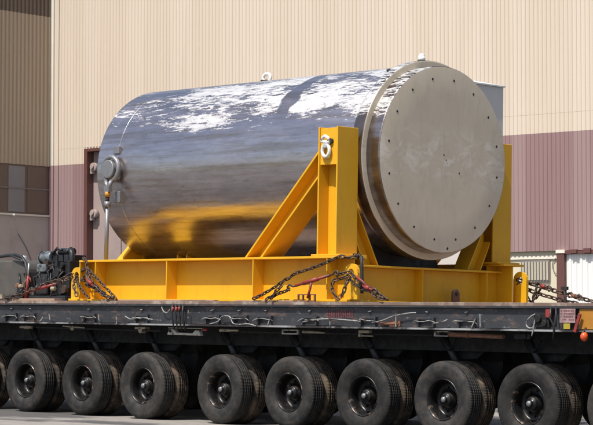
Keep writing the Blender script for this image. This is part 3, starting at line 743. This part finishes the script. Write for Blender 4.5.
for (yy, zz, r) in ((2.02, 3.86, .012), (2.07, 3.79, .010), (2.12, 2.54, .02), (2.35, 3.62, .012)):
    mb = MB(KO); mb.cyl((7.0605, yy, zz), (7.063, yy, zz), r, r, 8); mb.build('drilled_hole', M['dark_bolt'], lid, None)
off = Vector(KO) - Vector((3.9, YC, ZC - RC))
def kk(name, mat, mb, parent=None, bevel=0): return mb.build(name, M[mat], parent or cask, off if parent is None else None, bevel)
# trunnion near the far end and its stub boxes
mb = MB(KO); mb.lathe([(.74, .18), (.69, .18), (.67, .18), (.665, .176), (.66, .15), (.655, .145), (.58, .145), (.56, .145), (.553, .143), (.55, .137), (.549, .12), (.549, .001)], (1.36, 0, 3.80), 'y', 36)
kk('trunnion', 'steel_rod', mb)
mb = MB(KO); mb.box(1.36, 1.50, .66, .80, 4.04, 4.16); kk('side_lug', 'steel_rod', mb, bevel=.01)
mb = MB(KO); mb.box(1.40, 1.54, .66, .80, 3.28, 3.46); kk('side_lug', 'steel_rod', mb, bevel=.01)
# lifting eye on top, plug over the ring
mb = MB(KO); mb.tube([(3.37 + .085 * math.cos(2 * math.pi * k / 20), YC, ZC + RC + .065 + .06 * math.sin(2 * math.pi * k / 20)) for k in range(20)], .025, 8, True)
le = kk('lifting_eye', 'white_metal', mb)
mb = MB(KO); mb.cyl((3.37, YC, ZC + RC - .005), (3.37, YC, ZC + RC + .03), .07, .05, 14); mb.box(3.26, 3.33, YC - .03, YC + .03, ZC + RC - .003, ZC + RC + .035); kk('eye_base', 'dark_bolt', mb, le)
mb = MB(KO); mb.cyl((6.60, YC, ZC + 1.44), (6.60, YC, ZC + 1.50), .055, .05, 14); mb.sphere((6.60, YC, ZC + 1.50), .05, 12, (1, 1, .9)); pg = kk('plug', 'white_metal', mb)
mb = MB(KO); mb.cyl((6.60, YC, ZC + 1.39), (6.60, YC, ZC + 1.438), .065, .065, 14); kk('plug_base', 'dark_bolt', mb, pg)
mb = MB(KO); a = R(118); mb.cyl((6.58, YC + 1.38 * math.cos(a), ZC + 1.38 * math.sin(a)), (6.58, YC + 1.42 * math.cos(a), ZC + 1.42 * math.sin(a)), .03, .03, 10); kk('vent_hole', 'dark_bolt', mb)
# near trunnion that sits in the posts
for s_ in (1, -1):
    mb = MB(KO); mb.cyl((6.563, YC - s_ * 1.40, ZC + .05), (6.563, YC - s_ * 1.60, ZC + .05), .14, .14, 24); kk('trunnion_pin', 'ring_steel', mb)

# ------------------------------------------------------------------ white shackle hanging on the post
SO = (6.56, .224, 3.87)
sh = root('bow_shackle', SO, 'white shackle and ring bolted to the upper front of the near yellow post', 'shackle')
mb = MB(SO); mb.tube([(6.545 + .07 * math.cos(2 * math.pi * k / 18), .185, 3.82 + .085 * math.sin(2 * math.pi * k / 18)) for k in range(18)], .026, 8, True); mb.build('ring', M['white_metal'], sh)
mb = MB(SO); mb.tube([(6.48, .18, 3.96), (6.49, .175, 4.0), (6.54, .17, 4.02), (6.60, .175, 3.99), (6.60, .18, 3.95)], .024, 8); mb.cyl((6.46, .18, 3.95), (6.62, .18, 3.93), .022, .022, 10); mb.build('bow', M['white_metal'], sh)
mb = MB(SO); mb.cyl((6.545, .2245, 3.90), (6.545, .16, 3.90), .045, .04, 14); mb.build('pin', M['galv'], sh)
mb = MB(SO); mb.cyl((6.62, .2245, 3.95), (6.62, .19, 3.95), .035, .035, 10); mb.build('nut', M['dark_bolt'], sh)

# ------------------------------------------------------------------ tie rod from the far trunnion
RO = (1.44, .50, ZT)
rod = root('turnbuckle_rod', RO, 'grey tie rod with forked top hooked over the far trunnion of the cask', 'tie rod')
mb = MB(RO)
ang = [R(200 + 320 * k / 20 - 180 - 70) for k in range(21)]
mb.tube([(1.385 + .19 * math.cos(R(-70 + 320 * k / 20)), .60, 3.80 + .19 * math.sin(R(-70 + 320 * k / 20))) for k in range(21)], .036, 8)
mb.tube([(1.385 + .2 * math.cos(R(-70)), .565, 3.80 + .2 * math.sin(R(-70))), (1.47, .53, 3.58), (1.46, .51, 3.50)], .034, 8)
mb.tube([(1.385 + .2 * math.cos(R(250)), .565, 3.80 + .2 * math.sin(R(250))), (1.37, .53, 3.58), (1.43, .51, 3.50)], .034, 8)
mb.box(1.385, 1.505, .47, .54, 3.44, 3.53); mb.build('fork', M['steel_rod'], rod)
MB(RO).cyl((1.445, .5, 3.36), (1.445, .5, 3.44), .04, .045, 12).build('collar', M['orange'], rod)
MB(RO).cyl((1.445, .5, 3.28), (1.445, .5, 3.36), .03, .03, 10).build('thread', M['dark_bolt'], rod)
mb = MB(RO); mb.cyl((1.445, .5, ZT + .001), (1.445, .5, 3.28), .032, .032, 12); mb.cyl((1.445, .5, 3.20), (1.445, .5, 3.29), .05, .05, 8); mb.build('rod', M['steel_rod'], rod)

# ------------------------------------------------------------------ chains and binders
def link_path(pts, sag=0.0, pitch=.072):
    """resample a polyline (each span sagging) into link centres"""
    P = []
    for i in range(len(pts) - 1):
        a, b = Vector(pts[i]), Vector(pts[i + 1])
        for k in range(12):
            t = k / 12; p = a.lerp(b, t); p.z -= sag * 4 * t * (1 - t); P.append(p)
    P.append(Vector(pts[-1])); out = [P[0]]; acc = 0
    for i in range(len(P) - 1):
        d = (P[i + 1] - P[i]).length; pos = 0
        while acc + (d - pos) >= pitch:
            pos += pitch - acc; acc = 0; out.append(P[i].lerp(P[i + 1], pos / d))
        acc += d - pos
    return out
def chain(pts, label, sag=0.0, r=.0096, pitch=.070, group='rusty tie-down chains', mat='chain'):
    c = link_path(pts, sag, pitch); o = Vector(pts[-1]); mb = MB(o)
    for i in range(len(c) - 1):
        a, b = c[i], c[i + 1]; d = (b - a).normalized(); m = (a + b) / 2
        u = d.orthogonal().normalized(); side = d.cross(Vector((0, 1, 0)))
        if side.length > .1: u = side.normalized()
        w = d.cross(u).normalized(); ang = .5 + (math.pi / 2 if i % 2 else 0) + random.uniform(-.25, .25)
        e = u * math.cos(ang) + w * math.sin(ang); hl = pitch * .5 + r * .2; hw = max(r * 1.7, pitch * .27); loop = []
        for k in range(5): t = -math.pi / 2 + math.pi * k / 4; loop.append(m + d * (hl - hw + r + hw * math.cos(t)) + e * hw * math.sin(t))
        for k in range(5): t = math.pi / 2 + math.pi * k / 4; loop.append(m + d * (-(hl - hw + r) + hw * math.cos(t)) + e * hw * math.sin(t))
        mb.tube(loop, r, 6, True)
    return solo(mb, 'tie_down_chain', M[mat], o, label, 'chain', group)
H1 = (7.04, .27, 2.17); H0 = (1.10, .27, 2.17)
DZ = 1.752
chain([(7.10, .22, 2.36), (6.95, .10, 2.37), (6.1, .04, 2.13), (5.95, .03, 2.05), (5.27, .03, DZ + .02)], 'long upper rusty chain slanting left from the eye by the near post to the deck', .02)
chain([(7.05, .19, 2.15), (6.86, .10, 2.12)], 'short chain between the near post lashing eye and the red binder bar', 0)
chain([(6.02, .04, 1.92), (5.80, .04, 1.86), (5.62, .03, 1.80), (5.52, .03, 1.765)], 'short chain from the low end of the red binder bar to the deck', .01)
chain([(5.90, .02, 1.97), (5.78, .0, 1.88), (5.72, .0, 1.80), (5.66, .0, 1.765)], 'knotted chain end hanging at the low end of the red binder bar', .0)
chain([(7.02, .18, 2.10), (6.82, .08, 2.04), (6.84, .05, 1.90), (6.98, .05, DZ + .02)], 'slack chain dropping straight down left of the near post lashing eye', .01)
chain([(7.06, .18, 2.08), (7.10, .06, 2.0), (7.08, .04, 1.88), (7.0, .04, DZ + .03)], 'slack chain dropping straight down in front of the near post lashing eye', .0)
chain([(7.08, .18, 2.14), (7.38, .08, 1.99), (7.62, .05, 1.92), (7.90, .04, DZ + .02)], 'chain running right and down from the near post lashing eye, upper strand', .01)
chain([(7.06, .18, 2.06), (7.32, .08, 1.96), (7.55, .04, 1.90), (7.84, .03, DZ + .02)], 'chain running right and down from the near post lashing eye, lower strand', .02)
chain([(7.05, .25, 2.38), (7.22, .2, 2.38), (7.34, .14, 2.28)], 'chain end draped over the beam top beside the dark binder hook', 0)
# left cluster
chain([(1.12, .24, 2.19), (1.5, .08, 2.25), (1.85, .05, 2.05), (2.28, .04, DZ + .02)], 'upper chain fanning right and down from the far end lashing eye', .0)
chain([(1.10, .23, 2.12), (1.5, .06, 2.06), (1.86, .03, 1.90), (2.16, .03, DZ + .02)], 'lower chain fanning right and down from the far end lashing eye', .02)
chain([(1.08, .22, 2.10), (1.38, .04, 1.98), (1.68, .02, DZ + .02)], 'steepest chain dropping from the far end lashing eye to the deck edge', .02)
chain([(1.22, .22, 2.39), (1.42, .10, 2.40), (1.50, .08, 2.30), (1.56, .05, 2.12), (1.62, .04, 1.98)], 'chain hooked over the top of the beam end at the left', .0)
chain([(1.06, .24, 2.15), (.86, .1, 2.04)], 'short chain from the left lashing eye to the long red binder', 0)
chain([(-.02, .05, 1.87), (-.26, .03, 1.83), (-.52, .02, DZ + .02)], 'chain from the long red binder down to the deck at the left edge', .02)
chain([(1.04, .22, 2.2), (.5, .06, 2.02), (.1, .04, 1.90)], 'chain lying along the top of the long red binder at the left', .03, .011)
# right cluster, far side of the deck
HF = (7.04, 3.74, 2.19)
chain([(6.93, 3.80, 2.15), (7.12, 4.0, 2.08), (7.56, 4.0, 1.975), (8.13, 4.0, 1.85), (8.6, 4.0, DZ + .02)], 'upper of two parallel chains slanting right from the far corner of the cradle', .006, .0115, .10)
chain([(6.93, 3.82, 2.08), (7.05, 3.98, 1.99), (7.35, 4.0, 1.91), (7.75, 4.0, 1.83), (8.14, 4.0, DZ + .02)], 'lower of two parallel chains slanting right from the far corner of the cradle', .006, .0115, .10)
chain([(6.88, 3.85, 2.12), (6.95, 3.98, 1.92), (7.02, 4.0, DZ + .03), (7.12, 4.0, 1.90), (7.22, 4.0, 2.04)], 'slack chain hanging in a loop below the far right lashing eye', .0, .011, .09)
chain([(7.16, 3.97, 2.05), (7.13, 3.97, 1.92), (7.06, 3.97, DZ + .03)], 'short vertical chain between the loops at the far right lashing eye', .0, .011, .09)
chain([(1.10, .18, 2.12), (1.22, .05, 1.98), (1.36, .03, DZ + .02)], 'short chain hanging just right of the far end lashing eye, outside the beam', .01)
chain([(1.48, .08, 2.28), (1.66, .05, 2.05), (1.95, .04, 1.86), (2.24, .03, DZ + .03)], 'middle chain of the fan at the left end of the cradle', .01)
chain([(1.50, .07, 1.99), (1.80, .03, 1.99), (2.05, .03, 1.86)], 'loose cross chain tangled in the fan at the left end of the cradle', .03)
def binder(a, b, label, handle=None, col='red', hooks=True):
    a, b = Vector(a), Vector(b); d = (b - a).normalized(); o = a.copy()
    r_ = root('load_binder', o, label, 'load binder', 'load binders on the chains')
    mb = MB(o); mb.cyl(a.lerp(b, .12), a.lerp(b, .88), .02, .02, 10); mb.cyl(a.lerp(b, .3), a.lerp(b, .62), .03, .03, 10); mb.build('barrel', M[col], r_)
    for p, s_ in ((a, 1), (b, -1)):
        mb = MB(o); q = d * s_; u = d.cross(Vector((0, 1, 0))).normalized()
        mb.tube([p + q * .14, p + q * .06, p + u * .035, p - q * .04 + u * .02, p - q * .045 - u * .025, p - q * .01 - u * .04], .015, 7); mb.build('hook', M['chain'], r_)
    if handle:
        m = a.lerp(b, .48); mb = MB(o); mb.tube([m, m.lerp(Vector(handle), .5) + Vector((.01, 0, .01)), Vector(handle)], .017, 8); mb.build('lever', M[col], r_)
    return r_
binder((6.04, .03, 1.94), (6.86, .10, 2.13), 'red ratchet binder bar with a drop lever, left of the near post', (6.40, .02, 1.79))
binder((-.02, .05, 1.87), (.86, .09, 2.03), 'long red binder stretched low across the engine at the left', None)
binder((1.55, .02, 2.10), (1.80, .02, 1.93), 'small red binder in the chain fan at the left end of the cradle')
binder((7.42, .03, 1.97), (7.66, .03, 1.89), 'small red binder in the chains right of the near post', (7.35, -.0, 2.08))
binder((7.18, 4.0, 2.075), (7.36, 4.0, 2.03), 'small red binder at the start of the right-hand chains')
binder((7.78, 3.99, 1.93), (7.93, 3.99, 1.90), 'small rusty binder at the right-hand end of the chains', None, 'rust')
# dark binder hook standing by the near post eye
o_ = (7.36, .10, 1.85); mb = MB(o_); mb.tube([(7.34, .10, 2.36), (7.35, .10, 2.2), (7.36, .10, 2.0), (7.36, .10, 1.86)], .022, 8); mb.tube([(7.34, .1, 2.34), (7.30, .1, 2.38), (7.27, .1, 2.33)], .02, 7)
solo(mb, 'pry_bar', M['dark_bolt'], o_, 'dark upright binder handle standing among the chains right of the near post', 'handle')
o_ = (7.72, 3.97, DZ); mb = MB(o_); mb.tube([(7.68, 3.97, 2.02), (7.70, 3.97, 1.88), (7.72, 3.97, DZ)], .02, 8); mb.box(7.63, 7.74, 3.95, 3.99, 2.0, 2.05)
solo(mb, 'pry_bar', M['dark_bolt'], o_, 'dark upright handle through the parallel chains at the right', 'handle')
# red base rack under the binder lever
o_ = (6.38, .02, ZD); mb = MB(o_)
mb.box(6.18, 6.52, .04, .07, ZD + .003, ZD + .018)
for x in (6.18, 6.27, 6.40, 6.50): mb.box(x, x + .018, .0405, .0695, ZD + .0185, ZD + .09)
mb.box(6.18, 6.52, .042, .068, ZD + .0905, ZD + .105)
solo(mb, 'lashing_rack', M['rust'], o_, 'small rusty rack on the deck edge under the red binder lever', 'rack')

# loose timber on the deck edge
def plank(x0, x1, y0, y1, h, label):
    o = ((x0 + x1) / 2, (y0 + y1) / 2, ZD); mb = MB(o); mb.box(x0, x1, y0, y1, ZD + .001, ZD + h)
    solo(mb, 'timber_plank', M['wood'], o, label, 'plank', 'flat planks lying on the deck edge', .003)
plank(1.9, 4.45, .05, .14, .022, 'pale thin plank on the deck edge below the left half of the near beam')
plank(4.9, 6.1, .05, .14, .018, 'brown thin plank on the deck edge below the slanting red binder')
plank(-.4, .75, .05, .2, .035, 'dark thin plank on the deck edge in front of the engine')

# ------------------------------------------------------------------ engine pack and tank at the left
EO = (-.35, 1.0, ZD)
ec = random.Random(11)
en = root('engine_pack', EO, 'oily black diesel engine with a pale air cleaner beside the left end of the cradle', 'engine')
def EM(): return MB(EO)
def ep(mb, name, mat, parent=None, bevel=.012): return mb.build(name, M[mat], parent or en, None, bevel)
ep(EM().box(-.86, .16, .72, 1.4, ZD + .003, 1.84), 'skid', 'engine')
ep(EM().box(-.66, .12, .80, 1.30, 1.841, 2.36), 'block', 'engine')
mb = EM()
for k in range(5): mb.box(-.62 + k * .145, -.50 + k * .145, .83, 1.2, 2.361, 2.50)
ep(mb, 'cylinder_heads', 'engine')
mb = EM(); mb.cyl((-.60, .86, 2.46), (-.34, .86, 2.46), .10, .10, 24); ac = ep(mb, 'air_cleaner', 'aircleaner', bevel=.01)
ep(EM().cyl((-.625, .86, 2.46), (-.602, .86, 2.46), .11, .11, 24), 'cleaner_band', 'engine', ac)
ep(EM().box(-.58, -.34, .70, .84, 2.22, 2.35), 'expansion_tank', 'aircleaner', bevel=.02)
ep(EM().box(-.60, -.30, .70, .79, 1.86, 2.19), 'gear_case', 'engine', bevel=.03)
mb = EM(); mb.cyl((-.28, .95, 2.55), (.06, .95, 2.55), .06, .06, 14); mb.tube([(.0, .9, 2.53), (.08, .88, 2.58), (.13, .86, 2.52), (.14, .86, 2.38), (.12, .86, 2.25)], .045, 8)
mb.tube([(-.30, .82, 2.52), (-.18, .8, 2.60), (-.04, .8, 2.57)], .022, 8); ep(mb, 'exhaust', 'engine', bevel=0)
for k in range(16):
    a = Vector((ec.uniform(-.56, .06), .765, ec.uniform(2.05, 2.40))); b = a + Vector((ec.uniform(-.18, .18), ec.uniform(-.05, .0), ec.uniform(-.35, -.12)))
    b.x = max(-.66, min(.12, b.x)); m_ = (a + b) / 2 + Vector((ec.uniform(-.08, .08), -.06, ec.uniform(-.05, .08)))
    ep(EM().tube([a + Vector((0, .04, 0)), a, a.lerp(m_, .6), m_, m_.lerp(b, .6), b], ec.uniform(.008, .018), 6), 'hose', ec.choice(['hose', 'hose', 'engine', 'tank']), bevel=0)
for k in range(22):
    x = ec.uniform(-.62, .08); z = ec.uniform(1.90, 2.48); d = ec.uniform(.03, .10)
    if ec.random() < .5: m_ = EM().box(x - ec.uniform(.02, .07), x + ec.uniform(.02, .06), .80 - d, .799, z - ec.uniform(.02, .07), z + ec.uniform(.02, .05))
    else: m_ = EM().cyl((x, .80 - d, z), (x, .799, z), ec.uniform(.02, .075), None, 14)
    ep(m_, 'engine_fitting', ec.choice(['engine', 'engine', 'engine', 'black', 'tank', 'chain']), bevel=.004)
mb = EM(); mb.box(.125, .18, .78, 1.2, 1.95, 2.40); ep(mb, 'radiator', 'engine')
ep(EM().cyl((-.16, .69, 1.95), (-.06, .69, 1.95), .035, .035, 12), 'filter', 'tan_metal'); ep(EM().box(-.84, -.70, .74, .90, 1.842, 1.98), 'battery', 'tank')
JO = (-.80, .72, ZD)
jk = root('red_jack_strut', JO, 'slim red strut standing between the grey tank and the black engine', 'strut')
MB(JO).tube([(-.84, .70, 1.79), (-.80, .70, 2.0), (-.79, .70, 2.16)], .026, 8).build('lower_tube', M['red'], jk)
MB(JO).cyl((-.79, .70, 2.16), (-.785, .70, 2.36), .014, .014, 8).build('rod', M['galv'], jk)
mb = MB(JO); mb.box(-.90, -.70, .62, .78, ZD + .003, 1.79); mb.tube([(-.79, .70, 2.10), (-.73, .69, 2.12), (-.70, .69, 2.06)], .014, 6); mb.build('foot', M['red'], jk)
KO2 = (-1.45, 1.0, ZD)
tk = root('grey_tank', KO2, 'dull grey-green rounded tank at the left edge with a black hose over it', 'tank')
mb = MB(KO2); pts = []
for k in range(7): a = math.pi / 2 * k / 6; pts.append((-1.08 + .2 * math.sin(a), 2.22 + .2 * math.cos(a)))
pts = [(-2.3, 2.42)] + pts + [(-.88, 1.80), (-.93, ZD + .004), (-2.3, ZD + .004)]
mb.prism(pts, 'y', .75, 1.5); mb.build('shell', M['tank'], tk, None, .03)
mb = MB(KO2); mb.cyl((-1.25, .95, 2.425), (-1.25, .95, 2.50), .045, .04, 12); mb.box(-1.32, -1.18, .9, 1.0, 2.422, 2.445); mb.build('filler_cap', M['galv'], tk, None)
mb = MB(KO2); mb.tube([(-2.2, .8, 2.42), (-1.9, .78, 2.47), (-1.5, .78, 2.50), (-1.25, .78, 2.51), (-1.05, .76, 2.47), (-.92, .74, 2.36), (-.86, .73, 2.22), (-.84, .73, 2.1)], .028, 8)
mb.tube([(-1.3, .72, 2.5), (-1.15, .71, 2.46), (-1.0, .71, 2.42), (-.93, .71, 2.38)], .018, 7); mb.build('hose', M['hose'], tk, None)
mb = MB(KO2); mb.tube([(-1.08, .73, 2.2), (-1.02, .70, 2.08), (-1.0, .72, 1.95), (-1.06, .73, 1.85)], .016, 6); mb.cyl((-.95, .68, 1.90), (-.88, .68, 1.92), .05, .05, 10); mb.tube([(-1.4, .7, 1.80), (-1.2, .69, 1.84), (-1.0, .69, 1.80), (-.9, .69, 1.83)], .022, 7); mb.build('fittings', M['engine'], tk, None)
for k in range(14):
    x = ec.uniform(-1.15, -.80); z = ec.uniform(1.80, 2.2); m_ = MB(KO2)
    if k % 2: m_.cyl((x, .749 - ec.uniform(.02, .07), z), (x, .749, z), ec.uniform(.015, .04), None, 10)
    else: m_.tube([(x, .75, z), (x + ec.uniform(-.08, .08), .70, z - .06), (x + ec.uniform(-.12, .12), .70, z - .16), (x + ec.uniform(-.1, .1), .74, z - .22)], .012, 6)
    m_.build('tank_fitting', M[ec.choice(['engine', 'chain', 'hose', 'rust'])], tk)
MB(KO2).cyl((-.96, .66, 1.98), (-.90, .66, 2.0), .035, .03, 10).build('clamp', M['tan_metal'], tk, None); MB(KO2).box(-1.52, -1.40, .64, .70, 1.79, 1.86).build('clamp', M['tan_metal'], tk, None)

# ------------------------------------------------------------------ everything of the trailer stands on the falling ground
for o in TR:
    o.rotation_mode = 'QUATERNION'
    m = T @ Matrix.Translation(o.location) @ o.rotation_euler.to_matrix().to_4x4()
    o.location = m.to_translation(); o.rotation_quaternion = m.to_quaternion()
